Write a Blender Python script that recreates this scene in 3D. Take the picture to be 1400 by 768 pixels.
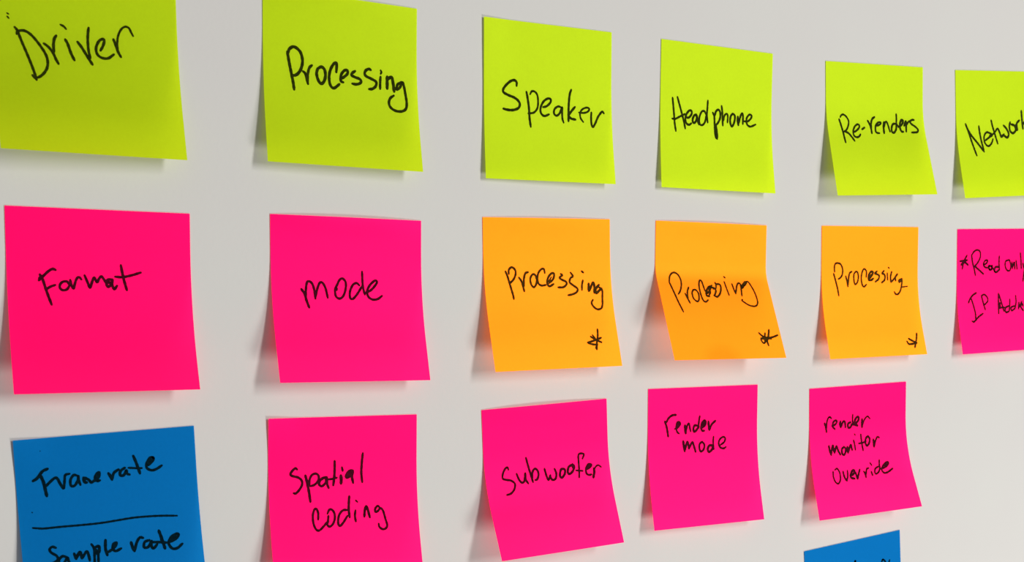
import bpy, bmesh, math
from mathutils import Vector, Matrix

scene = bpy.context.scene
for o in list(bpy.data.objects):
    bpy.data.objects.remove(o, do_unlink=True)
COL = scene.collection

CAM = [1777.61975, 0.49736, -0.10996, -0.0202, 0.55713, -75.46451, 228.056]
# ---------------------------------------------------------------- camera
# metres; the wall is the plane y = 0, the viewer stands at negative y.
F, YAW, PITCH, ROLL, DIST, CX, CY = CAM
W, H = 1400, 768
fwd = Vector((math.sin(YAW) * math.cos(PITCH), math.cos(YAW) * math.cos(PITCH), math.sin(PITCH)))
right = Vector((math.cos(YAW), -math.sin(YAW), 0.0))
up = right.cross(fwd)
r2 = math.cos(ROLL) * right + math.sin(ROLL) * up
u2 = -math.sin(ROLL) * right + math.cos(ROLL) * up
cam_data = bpy.data.cameras.new('camera')
cam = bpy.data.objects.new('camera', cam_data)
COL.objects.link(cam)
m = Matrix((r2, u2, -fwd)).transposed().to_4x4()
m.translation = Vector((0, -DIST, 0))
cam.matrix_world = m
cam_data.sensor_fit = 'HORIZONTAL'
cam_data.sensor_width = 36.0
cam_data.lens = F / W * 36.0
cam_data.shift_x = -CX / W
cam_data.shift_y = CY / W
cam_data.clip_start = 0.02
cam_data.dof.use_dof = True
cam_data.dof.focus_distance = 0.66
cam_data.dof.aperture_fstop = 30.0
scene.camera = cam

# ---------------------------------------------------------------- world and lights
world = bpy.data.worlds.new('room_light')
scene.world = world
world.use_nodes = True
bg = world.node_tree.nodes['Background']
bg.inputs[0].default_value = (1.0, 0.98, 0.95, 1)
bg.inputs[1].default_value = 0.235

def area(name, loc, target, sx, sy, power, col):
    d = bpy.data.lights.new(name, 'AREA')
    d.shape = 'RECTANGLE'
    d.size, d.size_y, d.energy, d.color = sx, sy, power, col
    o = bpy.data.objects.new(name, d)
    COL.objects.link(o)
    o.location = loc
    o.rotation_euler = (Vector(target) - Vector(loc)).to_track_quat('-Z', 'Y').to_euler()
    return o

MID = (0.38, 0.0, 0.03)
area('tall_window_light', (4.30, -5.0, 1.30), MID, 0.8, 3.2, 275, (1.0, 0.985, 0.97))
area('desk_reflected_light', (1.38, -1.15, -1.35), (0.6, 0, 0), 0.40, 0.50, 25.5, (1.0, 0.97, 0.94))

scene.view_settings.view_transform = 'Standard'
scene.view_settings.look = 'None'
scene.view_settings.gamma = 1.0
scene.view_settings.use_curve_mapping = False
scene.view_settings.exposure = 0.0

# ---------------------------------------------------------------- materials
def nodes_of(name):
    m = bpy.data.materials.new(name)
    m.use_nodes = True
    nt = m.node_tree
    for n in list(nt.nodes):
        nt.nodes.remove(n)
    out = nt.nodes.new('ShaderNodeOutputMaterial')
    return m, nt, out

def wall_material():
    m, nt, out = nodes_of('painted_wall')
    b = nt.nodes.new('ShaderNodeBsdfPrincipled')
    tc = nt.nodes.new('ShaderNodeTexCoord')
    n1 = nt.nodes.new('ShaderNodeTexNoise'); n1.inputs['Scale'].default_value = 16; n1.inputs['Detail'].default_value = 3
    r = nt.nodes.new('ShaderNodeValToRGB')
    r.color_ramp.elements[0].position = 0.3; r.color_ramp.elements[0].color = (0.576, 0.567, 0.548, 1)
    r.color_ramp.elements[1].position = 0.7; r.color_ramp.elements[1].color = (0.582, 0.582, 0.556, 1)
    n2 = nt.nodes.new('ShaderNodeTexNoise'); n2.inputs['Scale'].default_value = 420; n2.inputs['Detail'].default_value = 4
    bp = nt.nodes.new('ShaderNodeBump'); bp.inputs['Strength'].default_value = 0.10; bp.inputs['Distance'].default_value = 0.0004
    L = nt.links.new
    L(tc.outputs['Object'], n1.inputs['Vector']); L(tc.outputs['Object'], n2.inputs['Vector'])
    L(n1.outputs['Fac'], r.inputs['Fac']); L(r.outputs['Color'], b.inputs['Base Color'])
    L(n2.outputs['Fac'], bp.inputs['Height']); L(bp.outputs['Normal'], b.inputs['Normal'])
    b.inputs['Roughness'].default_value = 0.65
    b.inputs['Specular IOR Level'].default_value = 0.3
    L(b.outputs[0], out.inputs[0])
    return m

def paper_material(name, col, back, spec, dark_patch=False):
    m, nt, out = nodes_of(name)
    L = nt.links.new
    tc = nt.nodes.new('ShaderNodeTexCoord')
    n1 = nt.nodes.new('ShaderNodeTexNoise'); n1.inputs['Scale'].default_value = 900; n1.inputs['Detail'].default_value = 3
    n2 = nt.nodes.new('ShaderNodeTexNoise'); n2.inputs['Scale'].default_value = 45; n2.inputs['Detail'].default_value = 2
    mr = nt.nodes.new('ShaderNodeMapRange'); mr.inputs['To Min'].default_value = 0.93; mr.inputs['To Max'].default_value = 1.05
    mr2 = nt.nodes.new('ShaderNodeMapRange'); mr2.inputs['To Min'].default_value = 0.97; mr2.inputs['To Max'].default_value = 1.03
    mu = nt.nodes.new('ShaderNodeMath'); mu.operation = 'MULTIPLY'
    rgb = nt.nodes.new('ShaderNodeRGB'); rgb.outputs[0].default_value = (*col, 1)
    sc = nt.nodes.new('ShaderNodeVectorMath'); sc.operation = 'SCALE'
    for n in (n1, n2):
        L(tc.outputs['Object'], n.inputs['Vector'])
    L(n1.outputs['Fac'], mr.inputs['Value']); L(n2.outputs['Fac'], mr2.inputs['Value'])
    L(mr.outputs[0], mu.inputs[0]); L(mr2.outputs[0], mu.inputs[1])
    src = rgb.outputs[0]
    if dark_patch:                                    # a darker, deeper orange patch at the middle of the lower edge
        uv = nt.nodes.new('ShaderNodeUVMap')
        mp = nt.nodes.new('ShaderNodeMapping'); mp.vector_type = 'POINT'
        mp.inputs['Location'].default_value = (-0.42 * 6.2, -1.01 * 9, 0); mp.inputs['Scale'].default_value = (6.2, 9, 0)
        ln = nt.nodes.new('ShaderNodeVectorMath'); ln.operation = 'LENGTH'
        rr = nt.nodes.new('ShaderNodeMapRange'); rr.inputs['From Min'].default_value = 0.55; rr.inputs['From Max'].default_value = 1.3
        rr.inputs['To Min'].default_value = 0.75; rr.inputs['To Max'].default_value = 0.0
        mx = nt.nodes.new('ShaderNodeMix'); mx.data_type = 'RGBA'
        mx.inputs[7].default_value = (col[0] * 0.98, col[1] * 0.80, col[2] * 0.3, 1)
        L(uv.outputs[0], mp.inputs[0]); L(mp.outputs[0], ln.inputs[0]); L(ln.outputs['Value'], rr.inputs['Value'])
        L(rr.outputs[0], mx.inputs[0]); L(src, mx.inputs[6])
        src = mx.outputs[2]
    L(src, sc.inputs[0]); L(mu.outputs[0], sc.inputs['Scale'])
    # dyed fluorescent stock: matte body, a broad coloured sheen, light passing through the sheet
    d = nt.nodes.new('ShaderNodeBsdfDiffuse')
    g = nt.nodes.new('ShaderNodeBsdfGlossy'); g.inputs['Roughness'].default_value = 0.56
    w = nt.nodes.new('ShaderNodeBsdfGlossy'); w.inputs['Roughness'].default_value = 0.5; w.inputs[0].default_value = (1, 1, 1, 1)
    L(sc.outputs[0], d.inputs[0]); L(sc.outputs[0], g.inputs[0])
    bp = nt.nodes.new('ShaderNodeBump'); bp.inputs['Strength'].default_value = 0.12; bp.inputs['Distance'].default_value = 0.0001
    L(n1.outputs['Fac'], bp.inputs['Height'])
    for n in (d, g, w):
        L(bp.outputs['Normal'], n.inputs['Normal'])
    m1 = nt.nodes.new('ShaderNodeMixShader'); m1.inputs[0].default_value = 0.42
    m2 = nt.nodes.new('ShaderNodeMixShader'); m2.inputs[0].default_value = spec
    L(d.outputs[0], m1.inputs[1]); L(g.outputs[0], m1.inputs[2])
    L(m1.outputs[0], m2.inputs[1]); L(w.outputs[0], m2.inputs[2])
    t = nt.nodes.new('ShaderNodeBsdfTranslucent'); t.inputs[0].default_value = (*back, 1)
    mix = nt.nodes.new('ShaderNodeMixShader'); mix.inputs[0].default_value = 0.45
    L(m2.outputs[0], mix.inputs[1]); L(t.outputs[0], mix.inputs[2]); L(mix.outputs[0], out.inputs[0])
    return m

def ink_material(name, col):
    m, nt, out = nodes_of(name)
    b = nt.nodes.new('ShaderNodeBsdfPrincipled')
    tc = nt.nodes.new('ShaderNodeTexCoord')
    n = nt.nodes.new('ShaderNodeTexNoise'); n.inputs['Scale'].default_value = 700
    r = nt.nodes.new('ShaderNodeValToRGB')
    r.color_ramp.elements[0].position = 0.35; r.color_ramp.elements[0].color = (*[c * 0.7 for c in col], 1)
    r.color_ramp.elements[1].position = 0.65; r.color_ramp.elements[1].color = (*[c * 1.3 for c in col], 1)
    nt.links.new(tc.outputs['Object'], n.inputs['Vector']); nt.links.new(n.outputs['Fac'], r.inputs['Fac'])
    nt.links.new(r.outputs['Color'], b.inputs['Base Color'])
    b.inputs['Roughness'].default_value = 0.7
    b.inputs['Specular IOR Level'].default_value = 0.02
    nt.links.new(b.outputs[0], out.inputs[0])
    return m

# fluorescent dyes return more light in their own band than falls on them in it, so a value may pass 1
PAPER = {
    'green': ((0.59, 0.80, 0.007), (0.72, 0.86, 0.01)),
    'pink': ((1.75, 0.002, 0.265), (1.35, 0.02, 0.13)),
    'orange': ((1.60, 0.505, 0.009), (1.80, 0.34, 0.01)),
    'blue': ((0.0, 0.235, 0.65), (0.01, 0.20, 0.52)),
}
SPEC = {'green': 0.006, 'pink': 0.006, 'orange': 0.006, 'blue': 0.004}
INKCOL = {
    'green': (0.019, 0.026, 0.001), 'pink': (0.050, 0.002, 0.009),
    'orange': (0.055, 0.024, 0.002), 'blue': (0.0, 0.009, 0.016),
}
PM = {k: paper_material('%s_paper' % k, v[0], v[1], SPEC[k]) for k, v in PAPER.items()}
PM['orange_patch'] = paper_material('orange_paper_patch', *PAPER['orange'], SPEC['orange'], dark_patch=True)
IM = {k: ink_material('ink_on_%s' % k, v) for k, v in INKCOL.items()}

# ---------------------------------------------------------------- structure: the wall
bm = bmesh.new()
bmesh.ops.create_cube(bm, size=1.0)
for v in bm.verts:
    v.co = Vector((v.co.x * 6.0, v.co.y * 0.12, v.co.z * 3.2))
me = bpy.data.meshes.new('wall_back'); bm.to_mesh(me); bm.free()
me.materials.append(wall_material())
wall = bpy.data.objects.new('wall_back', me)
wall.location = (0.6, 0.06, 0.0)
wall['kind'] = 'structure'
wall['label'] = 'smooth white wall carrying rows of sticky notes'
COL.objects.link(wall)

# shape of each note: x, z, tilt, bend left, bend right, width, height, bend start, bend end
NOTE_SHAPE = {
    'driver': [0.09441, 0.13896, -0.0116, 0.311, 0.22482, 1.00224, 0.99636, 0.15, 0.75],
    'processing_green': [0.20998, 0.14008, -0.0359, 0.15867, 0.20548, 0.99644, 1.00201, 0.2, 0.8],
    'speaker': [0.32157, 0.13676, -0.01774, 0.05846, 0.13179, 0.98402, 1.00358, 0.3, 0.8],
    'headphone': [0.42794, 0.13463, -0.02718, 0.07176, 0.14889, 0.99602, 0.99775, 0.3, 0.8],
    're_renders': [0.5427, 0.13141, 0.0216, 0.19307, 0.24785, 1.01062, 0.9952, 0.25, 0.55],
    'network': [0.64717, 0.13333, 0.05129, 0.15744, 0.15171, 1.0, 1.00421, 0.3, 0.7],
    'format': [0.09596, 0.04348, -0.02785, 0.24645, 0.31139, 1.00965, 1.01109, 0.2, 0.85],
    'mode': [0.20976, 0.0418, -0.02762, 0.26627, 0.24827, 0.9946, 1.00055, 0.2, 0.75],
    'processing_orange_wide': [0.31918, 0.0419, -0.00117, 0.24182, 0.24769, 0.98881, 0.99812, 0.2, 0.7],
    'processing_orange_creased': [0.42405, 0.04156, -0.02253, 0.36437, 0.37516, 0.9986, 0.99597, 0.28, 0.42],
    'processing_orange_narrow': [0.54121, 0.04013, -0.00015, 0.22544, 0.24734, 1.01435, 1.00039, 0.3, 0.8],
    'read_only': [0.6521, 0.03929, 0.01456, 0.16504, 0.1734, 1.0, 1.00223, 0.4, 0.8],
    'frame_rate': [0.09375, -0.05218, 0.01771, 0.16435, 0.18307, 1.0101, 1.00033, 0.2, 0.8],
    'spatial_coding': [0.2053, -0.04977, -0.03257, 0.21147, 0.2244, 0.99108, 1.00034, 0.25, 0.8],
    'subwoofer': [0.31666, -0.05218, 0.02375, 0.37083, 0.31164, 0.985, 0.99776, 0.25, 0.7],
    'render_mode': [0.41869, -0.04675, -0.01561, 0.17631, 0.2033, 0.99215, 0.99278, 0.25, 0.8],
    'render_monitor_override': [0.53306, -0.05217, 0.00752, 0.22103, 0.35815, 1.01578, 0.9997, 0.25, 0.75],
    'blue_corner': [0.53007, -0.14638, 0.06237, 0.35, 0.35, 1.0155, 1.0, 0.3, 0.8],
}
# marker strokes per note: (width mm, [x, y, x, y ...] mm from the top left corner)
INK = [
  ('driver', 'Driver', [(0.64,[6.88,19.4,7.5,19.75]),(0.73,[6.89,20.72,7.49,21.41]),(1.17,[9.56,24.75,10.49,26.0,11.86,30.09,13.57,34.84,15.07,39.44,16.18,43.48,16.61,45.76]),(1.18,[10.2,27.42,10.45,26.64,11.5,25.99,13.53,25.92,15.7,27.2,17.8,29.55,19.86,32.56,21.2,35.23,21.64,37.79,21.15,40.44,19.73,42.74,18.18,44.18,16.89,44.86]),(1.05,[15.13,43.87,15.94,44.94,16.7,45.67]),(1.19,[20.62,30.35,22.2,31.49,23.91,33.7,24.97,36.41,25.87,38.29]),(1.23,[25.73,26.69,24.9,28.04,24.42,30.43,24.38,33.44]),(0.94,[27.66,22.05,28.88,22.57,29.83,23.62]),(1.24,[29.28,27.94,30.2,29.91,31.23,33.48,32.38,36.2]),(1.25,[34.16,28.48,35.64,30.5,37.54,33.8,38.87,36.08,39.63,37.42]),(1.15,[39.01,22.25,38.63,24.42,38.37,27.45,38.44,31.76,38.97,34.76]),(1.17,[43.35,31.24,44.46,29.27,45.15,27.05,44.63,26.36,43.08,27.23,41.73,29.74,41.59,31.92,42.46,33.58,44.34,34.38,46.52,34.11,48.79,32.38]),(1.17,[48.97,26.05,49.71,28.15,50.61,31.12,51.69,33.22]),(0.93,[50.61,31.12,50.45,28.09,51.0,24.56,52.46,21.62,54.27,20.37,55.77,20.88,56.56,22.54,57.32,23.98])]),
  ('processing_green', 'Processing', [(1.45,[11.49,26.56,12.16,30.61,13.03,35.12,13.88,39.66,14.26,42.87]),(1.45,[11.98,26.74,12.4,25.32,14.26,24.07,16.25,24.67,17.97,26.55,18.66,29.93,17.93,33.23,16.51,35.46,14.98,36.54,13.73,36.67]),(1.3,[18.8,34.44,19.88,35.35,20.6,38.07,21.04,39.8]),(1.3,[23.16,31.3,21.87,32.6,21.03,35.7,20.92,38.97]),(1.48,[25.92,32.41,25.35,34.8,26.03,37.53,27.35,39.04,28.81,37.96,29.66,35.3,29.23,32.54,27.73,31.53,26.18,32.38]),(1.38,[35.01,33.11,35.28,30.51,35.21,29.02,33.92,29.48,32.32,31.99,31.46,35.12,31.61,38.39,32.57,40.18,33.84,40.39,35.17,39.45,36.39,38.39]),(1.33,[37.1,35.96,38.94,34.83,40.55,33.26,40.59,31.84,39.02,32.0,37.41,34.05,37.1,35.96,37.32,37.12,38.34,37.35]),(1.34,[44.4,31.69,42.91,32.78,42.62,33.76,44.42,34.52,46.5,35.03,47.36,36.13,46.43,37.17,44.58,37.69,42.86,37.52]),(1.35,[52.33,30.4,51.38,30.02,49.78,30.9,49.21,32.38,49.97,33.49,52.59,34.42,54.94,35.62,54.6,37.57,52.96,38.93,51.2,39.24]),(1.02,[57.34,30.03,57.75,30.8,57.3,31.66]),(1.25,[57.26,33.0,56.97,35.42,56.85,38.55]),(1.6,[60.64,32.66,60.55,35.55,60.46,38.06]),(1.6,[60.88,33.6,62.79,32.68,63.54,34.78,64.02,39.08]),(1.32,[67.88,34.35,65.93,35.75,65.31,37.98,66.97,37.1,68.42,34.54,69.18,36.16,69.83,39.98,70.29,43.85,69.76,46.59,67.77,47.99,64.52,48.13,61.91,46.8,61.06,44.69,61.88,42.43,63.72,41.04])]),
  ('speaker', 'Speaker', [(1.35,[18.85,30.81,18.87,29.15,17.55,28.25,15.16,29.0,12.51,31.17,11.02,33.24,11.32,34.52,14.03,35.62,17.72,36.67,20.07,38.25,20.57,39.97,19.47,41.59,16.54,42.58,13.37,42.66,11.02,42.3]),(1.31,[24.58,33.31,25.18,36.12,25.89,40.93,26.13,45.78,26.69,49.96]),(1.09,[26.71,34.25,27.64,32.86,29.26,32.74,30.86,34.17,31.34,37.23,30.89,40.58,28.79,42.94,25.44,43.61]),(1.21,[34.26,39.99,36.45,39.31,38.67,37.37,38.81,35.8,37.07,35.62,34.59,37.22,32.91,40.0,32.69,42.23,33.62,43.73,35.23,44.2,37.71,43.23]),(1.17,[44.66,39.18,43.02,39.07,41.06,40.55,40.73,42.59,42.07,43.62,44.03,42.37,45.65,39.34,45.57,42.26,45.7,44.95,46.35,46.71]),(1.29,[51.34,30.28,50.43,32.5,49.81,36.58,49.46,41.55,49.31,45.85]),(1.29,[53.43,38.58,51.54,40.51,49.64,42.89,50.86,44.39,53.63,44.8]),(1.02,[55.82,41.12,58.79,41.15,61.34,40.3,62.23,38.87,60.55,38.4,58.0,39.39,56.54,41.3,56.74,43.78,58.34,45.72]),(1.2,[63.48,40.61,63.22,43.36,63.37,46.55,64.16,47.78,65.66,45.94,67.49,42.62,69.57,40.2,70.44,39.77,71.27,40.54])]),
  ('headphone', 'Headphone', [(1.24,[7.95,29.29,8.47,33.2,8.97,37.7,9.44,42.6,10.12,46.28]),(1.25,[11.17,28.64,12.57,32.49,14.29,37.29,15.49,41.01,16.33,44.58]),(1.15,[7.77,40.07,9.69,40.11,12.59,38.75,16.24,37.06]),(1.26,[16.96,38.8,18.91,38.65,20.63,36.8,20.63,35.27,19.16,35.01,17.21,37.07,16.47,39.79,17.19,41.84,18.89,42.48,20.46,41.6]),(1.36,[23.82,36.74,22.34,37.43,21.36,39.42,21.59,40.94,22.81,41.04,24.06,39.22,24.06,37.3,24.79,39.93,25.51,41.8]),(1.17,[30.24,36.05,29.25,34.59,27.52,34.92,26.03,37.53,25.77,40.24,26.49,41.92,28.22,41.79,29.73,39.94,30.49,36.8]),(1.17,[31.58,28.84,31.32,32.51,30.98,36.38,31.46,40.39]),(1.28,[34.97,34.91,35.97,36.77,36.18,41.01,36.36,44.88,36.79,47.57,37.75,48.6]),(1.28,[36.42,41.77,38.44,40.07,39.98,37.23,39.98,34.14,38.72,33.08,37.22,33.97,36.32,36.35]),(1.29,[37.17,41.71,37.61,44.79,37.93,47.88]),(1.24,[40.97,30.89,41.49,34.02,41.63,37.89,41.79,41.18]),(1.09,[42.23,38.62,43.0,35.84,44.52,34.75,45.28,36.05,45.0,39.38]),(1.3,[48.58,34.43,47.31,35.9,46.88,38.66,47.76,41.13,49.04,40.25,50.09,37.63,50.11,35.29,48.58,34.32]),(1.4,[52.3,35.71,52.13,37.87,52.61,40.19]),(1.26,[52.89,38.99,53.94,35.78,55.23,33.72,55.89,35.23,55.7,39.37]),(1.16,[56.75,37.84,59.06,37.74,61.41,35.99,61.93,34.38,60.38,34.02,58.57,35.81,58.28,38.19,59.29,39.89,61.35,40.33,64.74,38.98])]),
  ('re_renders', 'Re-renders', [(1.36,[9.17,32.02,10.08,34.92,11.08,39.12,11.53,42.52,11.92,45.29]),(1.19,[10.2,30.75,10.98,29.69,12.69,29.22,14.8,30.41,16.22,32.67,15.77,35.2,14.08,37.78,11.91,39.1]),(1.37,[12.5,38.87,15.1,39.88,17.2,41.98,18.94,44.31]),(1.26,[19.42,39.15,21.55,38.24,23.82,36.49,24.05,34.99,22.7,34.6,20.53,35.93,18.98,38.52,19.05,41.08,20.8,42.12,22.86,41.65,24.25,40.33]),(1.32,[25.92,37.42,28.09,36.25]),(1.39,[31.06,32.27,32.37,34.36,33.1,36.9,33.17,39.57]),(1.38,[36.65,30.0,34.8,31.11,33.64,33.47,33.21,36.9]),(1.28,[37.98,35.07,40.43,34.15,41.16,33.06,39.14,33.12,37.19,34.66,36.43,36.83,36.72,38.98,39.22,39.36]),(1.51,[43.8,32.78,43.12,35.37,42.86,39.28]),(1.24,[43.7,35.36,44.65,32.97,45.87,32.51,46.75,34.42,47.26,36.57,47.68,38.3]),(1.41,[52.74,33.4,50.62,33.89,49.38,36.08,49.26,38.26,50.59,38.89,52.74,36.87,53.62,33.38]),(1.24,[54.12,27.79,53.98,30.79,53.62,33.38,54.81,35.08]),(1.48,[54.77,35.3,57.98,33.7,59.18,31.51,58.05,31.11,56.63,32.87,56.13,35.92,56.94,37.87,58.37,38.06]),(1.37,[59.61,34.53,61.5,31.88,60.73,38.0]),(1.25,[61.46,34.05,63.55,32.04,65.4,31.56]),(1.32,[68.18,30.83,66.38,30.88,64.74,32.01,65.74,33.29,68.48,34.75,70.43,36.46,69.63,38.03,65.08,38.44])]),
  ('network', 'Network', [(1.49,[7.94,31.56,10.11,36.14,12.53,42.75,14.36,47.64,15.45,50.55]),(1.49,[9.31,34.39,12.44,38.35,17.05,42.8,22.36,48.29]),(1.5,[19.55,32.92,20.01,37.09,21.0,42.4,22.2,47.3]),(1.33,[24.37,41.55,27.86,39.81,30.99,38.28,28.18,36.93,25.91,36.7,23.72,38.89,23.6,42.43,25.56,44.67,27.85,44.7,30.08,42.94,31.36,40.73]),(1.45,[30.74,29.46,31.8,33.21,33.37,37.64,35.27,43.53]),(1.33,[28.64,38.71,32.4,37.41,36.0,34.33]),(1.52,[36.64,34.56,38.04,37.23,39.11,39.46,41.62,37.93]),(1.53,[41.77,32.59,44.27,34.6,45.98,37.74,44.38,39.96,41.21,38.59,38.78,39.46]),(1.53,[47.91,30.62,47.09,32.84,47.49,35.96,50.04,37.32,52.57,35.55,51.79,32.86,48.83,31.96]),(1.54,[52.49,32.42,53.58,35.56]),(1.54,[56.39,29.54,53.9,31.54,54.28,35.34]),(1.6,[58.42,23.77,58.81,28.43,59.42,34.7]),(1.48,[60.36,31.12,63.57,28.45]),(1.49,[60.35,31.34,63.88,34.27])]),
  ('format', 'Format', [(1.23,[12.94,27.18,13.96,29.01,14.91,32.35,16.02,36.07,17.13,39.43]),(1.19,[12.49,29.6,14.0,28.08,16.44,25.8,18.12,24.83,19.31,25.25]),(1.1,[15.23,33.27,16.92,32.13,18.96,31.35]),(1.11,[24.49,31.06,23.8,29.95,22.32,29.9,21.0,30.94,20.75,32.44,21.81,33.44,23.48,33.15,24.65,31.62]),(1.11,[25.05,29.17,25.41,31.05,26.27,32.73,26.91,30.64,27.74,28.56,28.69,27.98,29.59,28.9]),(1.17,[30.96,27.18,31.98,29.8,33.0,32.24,33.84,30.14,34.86,28.04,35.92,29.92,36.92,28.38,37.9,27.49,38.98,28.91,40.05,30.6]),(1.28,[42.22,28.66,40.5,28.88,39.86,30.61,40.57,31.74,41.95,30.57,42.41,28.84,42.14,30.76,43.01,32.65,44.21,31.3]),(1.23,[39.89,30.03,41.22,30.01,41.76,30.76]),(1.36,[13.08,28.29,12.68,29.41]),(1.24,[46.15,22.66,46.56,25.32,47.2,28.75,48.28,33.03]),(1.14,[43.61,27.49,46.66,27.62,50.55,26.77,54.48,25.53])]),
  ('mode', 'mode', [(1.34,[14.29,33.17,15.74,35.23,16.65,38.56,17.65,41.57]),(1.24,[16.23,38.15,16.48,33.97,17.11,30.42,18.05,29.58,19.58,30.38,20.58,33.07,21.0,37.46]),(1.24,[21.04,36.83,22.16,33.05,23.43,30.31,24.8,30.08,26.27,32.57,27.16,36.97]),(0.87,[31.8,31.64,31.95,33.32,31.17,33.33]),(1.2,[32.04,31.42,33.31,28.88,34.96,28.0,36.51,29.66,36.35,32.83,35.02,36.02,33.09,37.31,31.32,36.28,31.03,33.33,32.07,30.79]),(1.21,[43.42,31.02,42.07,29.98,40.16,30.86,38.63,33.64,38.36,36.61,39.56,37.45,41.78,35.51,44.81,31.42]),(1.22,[45.07,24.63,45.1,28.02,45.26,31.84,46.01,35.23]),(1.23,[46.28,34.59,49.43,33.05,52.17,30.23,52.46,28.94,51.29,28.75,48.58,31.14,47.26,33.94,47.83,36.28,49.87,37.54,52.49,37.29,54.87,35.76])]),
  ('processing_orange_wide', 'Processing', [(1.23,[12.36,26.38,13.37,28.73,14.62,33.26,15.78,37.82,16.08,40.02]),(1.18,[14.24,27.6,14.37,25.57,16.03,24.32,17.85,25.36,18.26,27.4,17.0,30.11,14.71,32.13]),(1.18,[20.0,29.45,21.45,31.51,22.64,36.31]),(1.24,[25.56,26.76,23.9,27.43,22.9,30.15,22.6,33.79]),(1.14,[30.47,30.43,29.8,28.37,28.2,27.91,26.7,29.95,27.0,32.92,28.51,34.31,30.01,32.72,30.47,30.43]),(1.14,[35.5,27.26,35.17,25.43,33.81,25.19,31.79,27.01,30.95,29.75,31.39,32.5,33.21,33.53,35.71,33.23]),(1.21,[37.71,32.33,40.35,30.28,41.09,27.75,39.44,27.51,37.37,29.57,36.61,32.32,37.84,33.95,40.43,32.82]),(0.8,[37.49,31.64,39.32,29.35]),(1.16,[45.08,27.77,46.03,28.47,44.28,29.61,45.33,30.55,48.02,31.73,48.18,33.12,46.1,34.49,43.04,34.55]),(1.17,[51.15,27.11,52.43,28.97,50.96,29.89,50.24,31.98,52.34,33.63,54.72,35.28,54.27,36.92,51.89,38.06,48.75,38.63]),(1.17,[57.96,26.45,59.05,27.15]),(1.12,[58.48,31.11,57.72,33.44,57.47,36.02]),(1.42,[61.92,32.78,61.56,36.53]),(1.36,[61.96,36.54,64.65,32.33,65.34,34.22,65.0,37.52]),(1.42,[68.27,33.54,66.06,35.64,66.12,37.77,68.59,36.14,69.81,35.45]),(1.13,[68.16,34.72,70.03,36.16,69.72,40.42,69.22,44.23,67.94,45.87,65.62,46.07,63.54,44.6,62.66,42.69,63.71,41.19])]),
  ('processing_orange_wide', 'asterisk', [(1.19,[64.1,56.58,63.67,60.02,62.51,63.44,61.86,67.05]),(1.14,[59.2,60.28,61.87,61.89,65.47,63.45]),(1.04,[60.47,59.55,62.29,62.09]),(1.14,[65.59,61.04,62.29,62.09,56.85,63.34]),(1.14,[56.96,63.46,59.62,64.3,62.3,64.58]),(1.33,[62.6,64.21,61.51,66.47])]),
  ('processing_orange_creased', 'Processing', [(1.15,[7.75,32.46,9.36,37.91,10.91,43.61,12.78,49.19]),(1.08,[7.81,32.2,8.81,29.11,10.62,27.33,12.77,27.14,14.7,28.51,15.71,31.05,15.32,34.19,13.76,37.34,12.06,39.18]),(1.16,[16.72,38.88,17.56,41.48,18.55,44.19]),(1.1,[19.97,35.18,18.41,37.82,17.72,42.0]),(1.1,[22.89,36.46,21.47,38.31,21.55,41.46,23.53,43.28,25.05,42.22,25.66,38.8,24.37,36.71,22.54,36.62]),(1.11,[30.46,37.18,30.07,34.01,29.53,31.37,28.28,31.39,27.26,34.04,27.05,38.26,27.77,42.46,29.35,43.51,31.2,42.44]),(1.31,[31.27,38.75,33.59,37.14,34.88,34.74,33.54,35.03,31.32,37.43,30.98,39.81,32.72,40.32]),(1.19,[36.04,33.93,34.8,35.01,37.18,35.51,38.0,37.1,36.24,40.03]),(1.05,[33.25,36.09,34.07,37.67,32.55,39.8]),(1.19,[38.7,32.3,39.11,33.1,41.57,33.33,41.93,35.46,40.4,38.67,37.99,40.55,36.0,39.77]),(0.99,[36.4,36.05,38.44,35.5,39.18,32.83]),(0.98,[45.56,28.79,46.39,29.45]),(1.0,[45.21,31.68,45.75,35.42,46.49,39.58]),(1.07,[50.29,32.95,50.73,35.9,51.41,38.68]),(1.08,[51.6,38.04,53.6,33.72,55.29,32.35,56.19,33.68,55.37,39.88]),(2.03,[56.45,35.03,60.24,32.01,58.22,33.39,56.78,35.02]),(1.01,[59.34,31.75,62.0,31.55,63.36,33.59,64.86,37.37,65.55,41.69,65.08,44.39,63.01,45.91,59.24,45.49,55.9,43.63,54.6,42.57,55.08,42.03])]),
  ('processing_orange_creased', 'asterisk', [(1.29,[68.64,59.78,67.23,63.28,65.57,66.25,65.74,68.8]),(1.18,[61.01,61.52,63.28,63.46,68.8,65.0]),(1.18,[73.99,62.91,69.32,64.15,62.39,64.72]),(1.07,[65.4,61.56,64.39,64.11,63.7,67.29]),(1.07,[61.68,64.5,61.5,65.99,62.87,67.49,65.18,65.82]),(1.71,[62.39,64.72,65.56,64.54,68.67,64.57])]),
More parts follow.
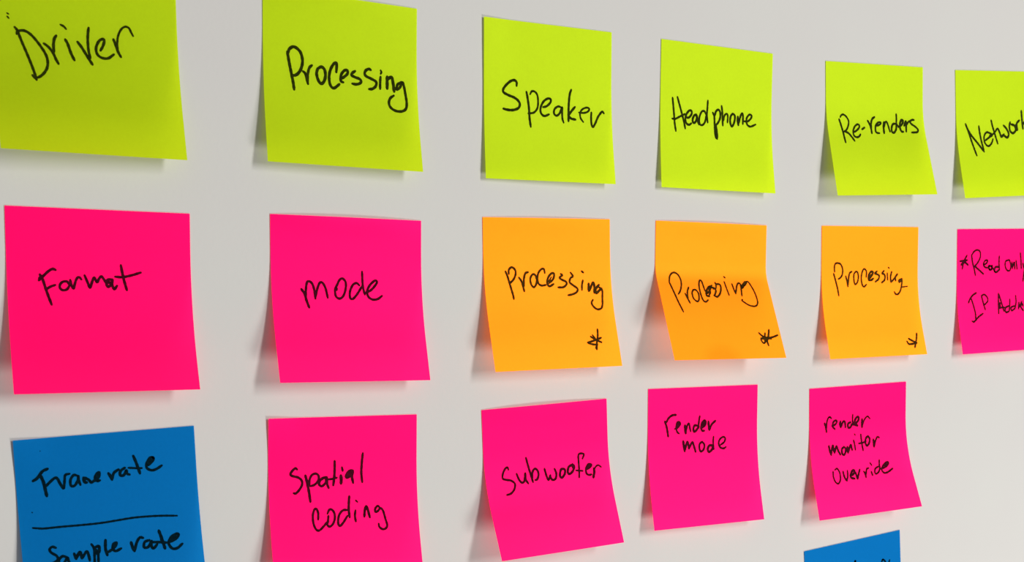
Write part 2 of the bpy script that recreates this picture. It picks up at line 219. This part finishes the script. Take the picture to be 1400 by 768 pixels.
  ('processing_orange_narrow', 'Processing', [(1.21,[9.22,27.05,10.64,31.23,11.85,35.43,12.57,39.64]),(1.16,[9.9,26.01,9.77,23.31,10.41,21.44,12.37,21.03,14.63,21.87,16.07,24.58,15.78,27.51,14.34,29.38,12.75,30.08]),(1.22,[18.42,28.57,19.37,31.31,19.92,34.47]),(1.22,[23.15,25.96,21.45,26.92,20.67,29.64,20.14,33.42]),(1.12,[26.29,25.9,24.85,27.57,24.78,30.94,25.55,33.27,27.31,32.23,28.26,29.28,27.72,26.54,26.29,25.81]),(1.13,[34.41,29.12,34.62,25.94,32.88,24.45,31.45,25.92,30.55,29.3,31.0,33.11,32.36,34.74,34.44,33.57]),(1.41,[36.3,30.19,38.65,28.51,39.83,26.4,38.09,26.17,36.33,28.49,36.57,30.83,38.6,30.85,40.07,30.01]),(1.24,[37.18,29.35,38.66,27.66]),(1.25,[43.03,25.91,41.28,27.04,43.32,27.69,44.77,28.56,44.14,30.47,41.64,31.94]),(1.26,[48.6,25.6,47.13,27.08,48.88,27.73,49.44,29.45,48.81,31.15,46.7,32.5]),(1.03,[52.11,23.69,52.71,24.12]),(1.03,[51.24,26.89,51.47,30.96]),(1.26,[54.79,26.27,53.88,29.05,54.08,32.27]),(1.15,[54.37,32.28,57.12,29.94,59.24,27.59]),(1.27,[59.54,27.59,57.72,29.51,57.97,31.45]),(1.16,[62.77,30.41,60.65,31.26,60.91,32.34,62.44,31.49,63.07,30.42,62.84,33.44,61.52,37.32,59.26,39.46,57.48,39.35,56.58,38.12]),(0.81,[62.25,35.38,67.38,34.92])]),
  ('processing_orange_narrow', 'asterisk', [(1.35,[70.59,63.27,69.78,66.14,68.45,69.22,67.16,71.62]),(1.35,[63.29,66.29,65.85,67.57,69.1,69.02]),(1.34,[61.61,67.88,62.72,69.47,65.38,69.56,69.39,69.03])]),
  ('read_only', 'Read only', [(1.33,[8.51,15.91,5.99,19.41,4.46,24.04]),(1.33,[2.44,19.36,8.89,18.8]),(1.46,[3.45,21.58,6.0,19.86,9.6,21.69]),(1.59,[4.41,21.6,7.27,18.55]),(1.34,[12.74,15.97,13.47,19.98,15.19,24.47,16.25,28.15]),(1.27,[12.74,15.75,14.98,13.56,17.9,12.71,20.23,14.07,20.3,17.42,17.74,20.95,15.16,22.68]),(1.34,[15.48,22.47,19.13,24.77,23.47,27.54]),(1.22,[23.68,21.95,26.31,20.87,26.94,19.31,24.95,19.28,23.34,21.49,24.7,23.31,27.37,23.81]),(1.49,[31.0,22.98,28.34,22.7,28.71,24.73,30.71,24.77,31.33,22.53]),(1.22,[31.69,23.89,33.74,25.96]),(1.5,[37.71,23.55,34.35,23.49,33.4,25.73,35.1,26.66,37.41,25.35]),(1.23,[37.68,16.78,37.51,20.84,38.08,25.37]),(1.24,[47.05,19.19,43.69,20.04,43.21,22.75,44.83,25.5,47.56,25.78,48.5,22.84,47.05,19.19]),(1.17,[49.47,20.59,49.91,24.69]),(1.18,[50.23,23.79,51.52,20.85,52.3,24.96]),(1.25,[53.19,19.74,54.36,25.0]),(1.25,[57.18,15.02,57.86,19.82,58.26,24.85]),(1.25,[59.76,21.68,60.88,24.9]),(1.26,[62.85,20.81,61.24,25.37,60.04,32.68])]),
  ('read_only', 'IP Address', [(1.34,[9.68,44.89,11.49,42.26,14.21,40.09,17.08,38.92]),(1.35,[12.45,42.51,14.1,46.83,15.27,51.38,15.13,55.0]),(1.35,[11.68,56.23,13.6,56.53,17.93,53.74,22.13,51.86]),(1.35,[21.61,40.76,22.81,44.86,24.39,49.44]),(1.22,[21.74,40.76,24.09,40.15,26.66,41.81,27.18,44.09,24.71,46.05,23.04,46.22]),(1.37,[37.11,39.84,36.78,45.3,36.39,52.37]),(1.37,[37.43,40.31,39.47,45.38,41.28,50.94]),(1.24,[36.79,48.95,41.87,48.66]),(1.51,[38.09,45.79,38.17,48.54]),(1.38,[46.02,47.88,42.84,49.15,42.89,51.68,45.61,51.55]),(1.25,[47.38,43.8,47.08,47.46,45.98,51.33]),(1.25,[51.45,48.06,48.3,48.88,48.41,50.95,51.26,49.9]),(1.25,[52.97,41.67,53.03,45.81,51.6,49.91]),(1.25,[55.77,45.9,55.01,50.03]),(1.26,[55.46,49.12,58.55,45.52]),(1.26,[59.33,48.32,58.77,46.92,57.22,48.71,59.33,51.33]),(1.26,[63.3,46.6,61.44,47.93,63.71,49.39,61.43,51.17]),(1.27,[66.8,46.24,64.94,47.58,67.22,49.05,64.93,50.83])]),
  ('frame_rate', 'Frame rate', [(0.51,[5.47,30.56,5.62,30.8]),(0.37,[10.53,5.26,10.64,5.41]),(1.3,[6.84,17.61,8.59,16.6,10.88,13.96,13.05,13.07]),(1.39,[9.93,15.41,10.98,18.39,11.56,21.98,11.92,24.44]),(1.21,[11.68,20.44,13.71,18.66,15.5,17.3,16.56,17.4,17.67,19.73,18.79,21.85]),(1.13,[16.96,17.67,18.03,20.66,19.0,21.87,19.57,18.82,20.04,16.42,21.78,16.01]),(1.18,[24.93,17.13,23.45,16.76,22.03,18.62,22.06,21.08,23.56,21.23,25.0,19.15,25.34,17.39,25.42,19.41,25.94,21.16]),(1.42,[27.45,18.28,27.75,20.1,28.6,20.41]),(1.24,[27.88,18.32,29.54,19.38,30.54,20.61,32.14,19.65]),(1.29,[32.11,20.09,33.75,18.46,34.09,16.69,32.96,17.26,32.2,18.75,32.98,20.18,34.08,20.07]),(1.35,[37.92,17.43,38.78,18.96,39.22,20.27]),(1.25,[39.23,20.14,40.21,17.52,42.3,16.14]),(1.26,[45.0,15.72,43.14,16.9,42.79,18.68,44.34,18.84,45.59,16.92,45.72,18.29,46.8,18.85]),(1.27,[48.9,10.87,50.03,14.16,51.31,18.75]),(0.98,[46.55,15.87,49.67,16.31,52.27,16.56]),(1.18,[55.14,15.56,57.07,13.91,57.52,12.49,56.02,12.44,54.52,14.59,54.39,16.63,56.36,17.88,58.66,17.5,60.94,16.21]),(1.28,[55.43,14.67,56.64,13.41])]),
  ('frame_rate', 'line', [(0.95,[5.29,37.17,7.15,37.52,9.64,37.91,16.42,38.0,26.74,38.28,33.73,38.29,39.95,37.98,47.14,37.63,54.37,37.82,60.28,38.26,66.0,38.92])]),
  ('frame_rate', 'Sample rate', [(1.16,[13.74,46.57,12.31,45.95,11.16,46.91,11.67,48.3,13.64,49.87,14.13,51.48,12.53,52.6,11.23,52.87]),(1.21,[18.2,51.35,16.15,50.42,14.53,51.76,14.59,53.31,16.27,53.53,17.99,51.32,18.45,53.15,19.26,54.59]),(1.32,[20.92,49.92,21.55,52.23]),(1.32,[21.58,52.01,23.32,49.56,23.92,52.31]),(1.23,[23.92,52.31,26.13,49.69,26.82,51.57,27.05,53.61]),(1.14,[28.36,46.84,29.27,48.75,29.19,51.87,28.87,56.31]),(1.33,[29.74,48.36,31.3,48.11,31.3,50.35,30.14,51.1]),(1.14,[30.87,50.3,30.47,56.52]),(1.43,[29.66,49.25,30.83,50.74]),(1.29,[34.38,45.79,34.04,49.35,34.54,52.33]),(1.2,[34.65,51.22,37.07,49.96,38.54,48.56,38.86,47.47,37.48,47.98,37.07,49.96,38.3,51.01,40.6,50.17]),(1.15,[37.4,48.87,38.36,48.09]),(1.36,[45.05,48.1,45.51,50.34,46.15,52.01]),(1.22,[46.26,51.79,47.51,48.32,49.04,46.46,50.36,46.84]),(1.22,[52.96,48.08,50.86,48.73,50.41,50.95,52.22,50.95,53.82,48.64,53.62,50.67,54.4,51.91,56.16,50.3]),(1.38,[57.42,44.5,58.43,48.29,59.38,52.54]),(1.18,[54.22,49.14,56.93,49.48,60.54,50.15]),(1.08,[58.02,47.78,58.29,49.65]),(1.24,[61.47,50.04,64.35,49.01,65.91,47.36,65.03,46.79,62.61,47.88,61.2,50.47,62.56,52.94,64.87,53.0,67.13,51.43]),(1.29,[62.48,49.24,64.69,47.9])]),
  ('spatial_coding', 'Spatial', [(1.25,[14.09,23.79,13.19,23.24,11.82,24.23,10.67,25.86,11.78,26.76,14.48,27.52,16.26,29.09,16.3,31.2,14.78,33.44,13.14,34.83,12.11,34.65]),(1.42,[18.13,26.77,18.97,30.28,19.75,34.55,20.26,39.02]),(1.2,[20.08,31.6,20.14,29.07,21.34,26.79,23.41,26.17,24.77,27.38,24.5,29.49,22.61,31.31,20.53,31.84]),(1.27,[25.18,29.74,26.83,28.33,28.92,28.22,27.76,28.16,25.65,29.34,24.91,31.21,26.27,32.13,28.16,30.74,28.91,28.64,28.98,31.21,29.72,33.16]),(1.11,[28.2,29.04,30.99,29.09,34.04,28.55]),(1.33,[32.97,20.7,32.94,24.56,32.63,28.82,32.08,32.0]),(1.22,[36.69,23.78,37.04,25.52]),(1.67,[36.07,27.7,36.22,29.43,36.08,31.35]),(1.4,[42.33,25.63,40.43,25.76,38.75,27.83,39.2,28.71,41.1,27.94,42.23,26.06,41.8,28.41,42.3,31.36]),(1.45,[39.21,28.07,41.13,26.65]),(1.3,[47.5,17.63,47.02,21.73,46.68,26.91,47.06,31.26])]),
  ('spatial_coding', 'coding', [(1.2,[23.71,47.5,23.89,44.54,23.17,42.58,22.15,42.73,21.18,45.22,21.22,49.03,22.27,51.85,23.83,52.59,26.01,51.04,28.49,48.65]),(1.21,[28.98,46.13,28.43,49.5]),(1.21,[28.58,45.04,29.5,43.39,30.67,43.24,31.98,44.82,32.14,47.6,30.95,50.09,29.25,51.17,27.93,50.1]),(1.22,[38.83,43.95,36.48,44.02,34.48,46.04,33.7,49.41,34.37,51.17,36.1,49.99,38.67,46.73]),(1.34,[40.09,37.57,39.71,40.78,39.53,44.2,39.8,47.44]),(0.95,[43.32,39.69,44.23,40.52]),(1.23,[42.97,44.41,42.53,46.97,42.83,49.57]),(1.35,[47.39,47.61,47.81,44.7,48.64,42.8,49.48,44.8,50.23,48.09]),(1.19,[55.57,43.64,54.64,42.94,53.36,44.17,53.27,45.68,54.74,45.33,56.02,44.11,57.39,45.49,58.35,49.26,59.09,52.35,58.24,53.82,56.51,54.14,54.92,52.95,54.65,51.41])]),
  ('subwoofer', 'Subwoofer', [(1.23,[13.83,31.17,13.43,29.98,12.01,30.53,10.37,32.9,9.95,35.16,11.55,36.02,14.69,36.81,16.68,38.65,15.83,41.35,13.57,43.19,11.03,43.7]),(1.31,[18.41,33.72,19.36,36.61,20.73,38.38,22.46,37.86,23.58,34.02,23.42,37.03,24.6,39.25]),(1.31,[24.84,26.23,25.7,30.27,26.75,35.04,27.55,38.86]),(1.32,[27.22,37.43,28.03,33.77,29.61,32.3,31.14,33.39,31.37,35.75,30.23,37.74,29.08,38.0]),(1.33,[35.39,32.88,36.22,36.96,37.07,38.69,38.54,36.49]),(1.33,[38.23,36.69,39.28,38.92,41.3,38.66,42.26,36.16,41.5,33.49]),(1.41,[47.1,34.06,45.35,34.35,44.35,37.32,45.3,38.46,47.26,36.91,47.84,34.84,46.83,33.93]),(1.41,[52.73,32.49,50.32,33.43,49.4,35.95,50.37,37.09,52.57,35.79,53.74,33.54,52.76,32.25]),(1.42,[52.7,32.72,53.05,34.42]),(1.16,[59.35,30.04,60.44,27.76,58.18,27.21,56.94,28.14,56.76,32.41,56.54,36.2,56.02,39.48]),(1.03,[54.61,35.62,58.83,36.33]),(1.23,[61.24,35.72,63.38,34.98,64.61,33.66,62.74,33.24,61.02,35.22,60.93,37.84,62.52,38.82,64.0,38.63]),(1.43,[62.27,34.63,63.83,33.82]),(1.56,[65.91,35.71,65.92,37.63,64.88,40.4]),(0.98,[65.7,37.13,66.84,35.32,68.74,34.31,70.64,35.46])]),
  ('render_mode', 'render', [(1.43,[11.22,17.91,12.49,21.14,13.47,26.15]),(1.43,[12.21,18.35,13.91,16.05,16.38,14.76,18.71,14.66]),(1.22,[17.95,22.27,20.19,21.5,21.68,19.78,20.91,18.55,19.42,19.08,18.95,21.84,19.69,24.07,20.94,24.93]),(1.44,[19.69,20.88,20.92,19.34]),(1.78,[24.94,20.73,25.21,23.34,25.45,24.95]),(1.23,[25.46,24.15,26.7,20.41,27.7,19.85,28.23,21.88,28.83,24.12]),(1.46,[33.29,21.12,31.51,21.03,30.76,22.81,31.26,24.44,32.79,23.71,34.31,21.77]),(1.29,[35.14,15.97,34.53,18.96,34.31,22.57]),(1.35,[36.35,22.67,38.64,21.37,39.39,19.58,38.35,18.53,36.83,19.67,36.09,22.25,36.86,24.11,38.39,24.18]),(1.46,[37.36,21.1,38.62,19.55]),(1.58,[41.18,19.26,41.47,21.7,41.88,23.94]),(1.42,[41.99,23.75,43.52,20.98,46.07,19.07])]),
  ('render_mode', 'mode', [(1.67,[23.63,29.26,24.06,32.08,24.57,34.71]),(1.5,[24.75,34.12,26.39,29.81,27.34,32.06,27.54,33.47]),(1.45,[27.55,33.27,29.91,30.19,31.11,32.66,32.01,35.53]),(1.35,[36.78,30.15,34.96,31.46,34.86,34.28,35.83,35.54,37.66,34.43,38.26,32.04,36.78,30.15]),(1.58,[43.64,32.53,41.58,32.63,40.48,34.59,41.44,36.06,43.55,34.76,44.15,32.76]),(1.25,[44.79,27.73,44.46,31.16,44.74,34.82]),(1.25,[49.59,32.65,52.24,31.16,53.07,29.17,51.52,28.27,49.15,29.58,48.32,31.77,49.28,33.85,51.59,34.71,53.44,34.0])]),
  ('render_monitor_override', 'render', [(1.45,[11.36,20.68,12.35,23.09,12.84,25.89]),(1.21,[12.9,23.56,13.22,20.17,14.33,17.69,15.45,17.34,16.75,18.2]),(1.4,[17.14,22.58,19.7,21.91,20.84,20.28,19.7,19.56,18.01,20.72,17.7,23.05,19.36,24.66]),(1.71,[23.68,20.47,23.39,22.17,23.93,23.83]),(1.41,[24.22,23.51,25.68,20.83,27.11,20.92,27.51,24.17]),(1.48,[31.69,21.46,29.67,22.18,29.63,24.32,31.35,24.45,32.83,22.4]),(1.17,[33.28,17.04,33.13,20.27,33.68,23.32]),(1.55,[34.84,22.97,37.47,21.0,38.04,19.09,36.59,18.77,35.15,20.4,34.84,22.97,37.14,23.78]),(1.73,[33.98,22.48,36.29,23.07]),(1.74,[40.66,20.35,40.59,24.89]),(1.12,[40.91,23.83,42.7,20.49,45.03,18.91,46.91,20.34])]),
  ('render_monitor_override', 'monitor', [(1.57,[14.14,34.08,14.6,36.89,15.44,39.43]),(1.51,[15.53,38.67,17.12,34.1,17.85,38.0]),(1.46,[18.08,38.45,19.87,34.74,21.01,37.4,22.4,39.87]),(1.46,[25.45,35.61,23.91,36.77,23.88,39.35,25.2,40.1,26.51,38.7,26.77,36.57,25.47,35.4]),(1.83,[28.27,35.83,28.46,39.07]),(1.47,[28.82,38.46,30.96,34.75,31.75,37.83]),(0.99,[34.34,28.54,34.98,29.24]),(1.23,[33.5,32.14,34.09,34.99,34.31,37.95]),(1.3,[39.39,29.13,39.7,33.7,40.25,38.73]),(1.24,[37.32,34.38,40.52,34.2,43.2,33.53]),(1.49,[44.92,30.63,43.38,31.6,42.58,33.92,43.48,36.16,45.36,35.0,46.22,32.46,44.93,30.54]),(1.62,[49.1,32.9,49.16,37.26]),(1.25,[49.54,36.64,50.78,33.68,52.46,31.62,53.88,32.17])]),
  ('render_monitor_override', 'override', [(1.2,[15.38,49.13,15.06,52.32,16.07,55.42,18.06,56.38,19.95,54.06,20.18,50.2,18.69,47.71,16.93,48.2]),(1.44,[22.76,49.79,23.39,53.51,24.64,55.36]),(1.21,[24.69,55.15,25.85,52.44,26.19,49.45]),(1.57,[28.31,52.67,30.79,51.59,31.43,49.91,30.05,49.79,28.13,52.22,28.3,53.97,30.66,54.62]),(1.46,[32.04,51.05,32.43,53.05,32.8,55.04]),(1.34,[33.02,54.84,34.38,51.92,35.73,49.64]),(1.47,[38.51,51.2,39.32,52.59,39.39,54.57]),(1.29,[39.82,52.85,41.08,49.9,42.62,49.38]),(1.11,[44.39,46.48,45.37,48.09]),(1.35,[44.19,51.72,44.66,53.96]),(1.23,[51.04,49.03,47.91,50.07,46.82,52.18,47.67,53.35,49.96,52.24,51.4,49.94]),(1.24,[51.85,45.36,51.35,48.18,51.47,50.83]),(1.31,[53.84,50.6,57.39,49.15,58.67,47.49,57.29,47.15,54.26,48.87,52.49,51.37,53.98,53.36,56.94,53.1,61.22,51.27]),(1.37,[55.24,49.62,57.32,48.26])]),
  ('blue_corner', 'letter_tops', [(1.21,[38.29,14.98,38.97,12.78,39.66,13.08]),(1.24,[59.92,18.67,61.05,16.16,61.84,15.98,63.3,17.24,64.12,19.21]),(1.24,[65.92,19.76,67.05,17.1])]),
]
# ---------------------------------------------------------------- sticky notes
S = 0.0762           # a three-inch note
NU, NV = 14, 44

# where the upper edge is not quite pressed down: left corner lift, its reach down the edge, mid-edge bulge (m)
TOP_LIFT = {tuple(NOTE_SHAPE[k][:2]): v for k, v in {
    'speaker': (0.0006, 0.5, 0), 'frame_rate': (0.0006, 0.15, 0), 'spatial_coding': (0.0008, 0.14, 0),
    'mode': (0, 1, 0.0009), 'subwoofer': (0, 1, 0.0010), 'processing_orange_wide': (0, 1, 0.0005),
    'processing_orange_creased': (0, 1, 0.0006), 'processing_green': (0, 1, 0.0005)}.items()}

def profile(v, th, v0, v1):
    """Paper stuck flat to v0, bending away by th radians until v1, straight below."""
    a = min(max((v - v0) / (v1 - v0), 0.0), 1.0)
    lb = v1 - v0
    k = th if abs(th) > 1e-4 else 1e-4
    dn = min(v, v0) + math.sin(k * a) / k * lb + max(v - v1, 0) * math.cos(k)
    ou = (1 - math.cos(k * a)) / k * lb + max(v - v1, 0) * math.sin(k)
    return dn, ou

def surf(sh, u, v):
    """Point of the note's sheet in its own frame (origin: top left corner on the wall)."""
    x, z, rot, tl, tr, sw, shh, v0, v1 = sh
    dn, ou = profile(v, tl + (tr - tl) * u, v0, v1)
    corner, reach, mid = TOP_LIFT.get((x, z), (0, 1, 0))
    top = corner * math.exp(-(u / 0.14) ** 2 - (v / reach) ** 2) + mid * 4 * u * (1 - u) * math.exp(-(v / 0.09) ** 2)
    return Vector((u * S * sw, -ou * shh * S - 0.0003 - top, -dn * shh * S))

def normal(sh, u, v):
    e = 1e-3
    du = surf(sh, u + e, v) - surf(sh, u - e, v)
    dv = surf(sh, u, v + e) - surf(sh, u, v - e)
    return du.cross(-dv).normalized()          # faces the room (-y)

def sheet_mesh(sh, mat):
    vs, fs = [], []
    for j in range(NV + 1):
        for i in range(NU + 1):
            vs.append(surf(sh, i / NU, j / NV))
    n = (NU + 1) * (NV + 1)
    idx = lambda i, j: j * (NU + 1) + i
    for j in range(NV):
        for i in range(NU):
            fs.append((idx(i, j), idx(i, j + 1), idx(i + 1, j + 1), idx(i + 1, j)))
    me = bpy.data.meshes.new('sticky_note')
    me.from_pydata(vs, [], fs)
    uvl = me.uv_layers.new(name='UVMap')
    for lp in me.loops:
        k = lp.vertex_index % n
        uvl.data[lp.index].uv = ((k % (NU + 1)) / NU, (k // (NU + 1)) / NV)
    for p in me.polygons:
        p.use_smooth = True
    me.materials.append(mat)
    me.update()
    return me

def smooth_path(pts, step=0.35):
    """Catmull-Rom through the points (mm), resampled finely."""
    P = [Vector(p) for p in pts]
    P = [P[0] * 2 - P[1]] + P + [P[-1] * 2 - P[-2]]
    out = []
    for i in range(1, len(P) - 2):
        a, b, c, d = P[i - 1:i + 3]
        n = max(3, int((c - b).length / step))
        for k in range(n):
            t = k / n
            out.append(0.5 * ((2 * b) + (c - a) * t + (2 * a - 5 * b + 4 * c - d) * t * t + (3 * b - a - 3 * c + d) * t ** 3))
    out.append(P[-2])
    return out

def ink_mesh(sh, strokes, mat):
    """Marker strokes: ribbons with round ends lying on the curved paper."""
    vs, fs = [], []
    for si, (w, flat) in enumerate(strokes):
        pts = [(flat[k], flat[k + 1]) for k in range(0, len(flat), 2)]
        path = smooth_path(pts)
        lift = 0.00004 + 0.000003 * si
        def add(p):
            u, v = p[0] / 76.2, p[1] / 76.2
            vs.append(surf(sh, u, v) + normal(sh, u, v) * lift)
            return len(vs) - 1
        n = len(path)
        lefts, rights, dirs = [], [], []
        for k in range(n):
            d = path[min(k + 1, n - 1)] - path[max(k - 1, 0)]
            d = d.normalized() if d.length > 1e-6 else (dirs[-1] if dirs else Vector((1, 0)))
            dirs.append(d)
            s = k / max(n - 1, 1)
            tip = min(1.0, 0.80 + 4.0 * min(s, 1 - s))
            r = 0.5 * w * tip * (1 + 0.06 * math.sin(k * 0.9 + si * 1.7))
            nn = Vector((-d.y, d.x)) * r
            lefts.append(add(path[k] + nn)); rights.append(add(path[k] - nn))
        for k in range(n - 1):
            fs.append((lefts[k], lefts[k + 1], rights[k + 1], rights[k]))
        for k, sg in ((0, -1), (n - 1, 1)):
            r = 0.5 * w * 0.80
            d = dirs[k] * sg
            nn = Vector((-d.y, d.x))
            fan = [add(path[k] + (nn * math.cos(a) + d * math.sin(a)) * r) for a in [math.pi * q / 7 for q in range(8)]]
            fs.append(tuple(fan))
        # round joints keep sharp turns of the pen filled
        for k in range(1, n - 1):
            if dirs[k].dot(dirs[k - 1]) < 0.93:
                fan = [add(path[k] + Vector((math.cos(a), math.sin(a))) * w * 0.48) for a in [2 * math.pi * q / 10 for q in range(10)]]
                fs.append(tuple(fan))
    me = bpy.data.meshes.new('handwriting')
    me.from_pydata(vs, [], fs)
    me.materials.append(mat)
    me.update()
    return me

NOTES = {
    'driver': ('green', 'lime green sticky note reading Driver, cut by the top left of the picture'),
    'processing_green': ('green', 'lime green sticky note reading Processing, between Driver and Speaker notes'),
    'speaker': ('green', 'lime green sticky note reading Speaker, above the first orange note'),
    'headphone': ('green', 'lime green sticky note reading Headphone, above the creased orange note'),
    're_renders': ('green', 'lime green sticky note reading Re-renders, lower half bent off the wall'),
    'network': ('green', 'lime green sticky note reading Network, cut by the right edge of the picture'),
    'format': ('pink', 'large hot pink sticky note reading Format, below the Driver note'),
    'mode': ('pink', 'hot pink sticky note with the single word mode in the middle row'),
    'processing_orange_wide': ('orange', 'leftmost orange sticky note, reading Processing with a large asterisk below'),
    'processing_orange_creased': ('orange', 'middle orange sticky note reading Processing, sharply creased and jutting out from the wall'),
    'processing_orange_narrow': ('orange', 'rightmost orange sticky note, reading Processing with a small star in its corner'),
    'read_only': ('pink', 'hot pink sticky note reading Read only IP Address at the right edge'),
    'frame_rate': ('blue', 'blue sticky note reading Frame rate and Sample rate, divided by a drawn line'),
    'spatial_coding': ('pink', 'hot pink sticky note reading Spatial coding, below the mode note'),
    'subwoofer': ('pink', 'hot pink sticky note reading Subwoofer, tilted and curling off the wall'),
    'render_mode': ('pink', 'hot pink sticky note reading render mode, below the creased orange note'),
    'render_monitor_override': ('pink', 'hot pink sticky note reading render monitor override in three lines'),
    'blue_corner': ('blue', 'tilted blue sticky note cut by the bottom edge, below render monitor override'),
}
PART_NAME = {'asterisk': 'asterisk', 'line': 'underline'}
for key, (colour, label) in NOTES.items():
    sh = NOTE_SHAPE[key]
    mat = PM['orange_patch'] if key == 'processing_orange_creased' else PM[colour]
    note = bpy.data.objects.new('sticky_note', sheet_mesh(sh, mat))
    note.location = (sh[0], 0.0, sh[1])
    note.rotation_euler = (0, -sh[2], 0)
    note['label'] = label
    note['category'] = 'sticky note'
    note['group'] = 'sticky notes in rows on the white wall'
    COL.objects.link(note)
    for k, word, strokes in INK:
        if k != key:
            continue
        part = bpy.data.objects.new(PART_NAME.get(word, 'handwriting'), ink_mesh(sh, strokes, IM[colour]))
        part['label'] = {'asterisk': 'asterisk drawn in black marker', 'line': 'dividing line drawn in black marker',
                         'letter_tops': 'tips of letters in black marker'}.get(word, 'handwritten %s in black marker' % word)
        part.parent = note
        COL.objects.link(part)
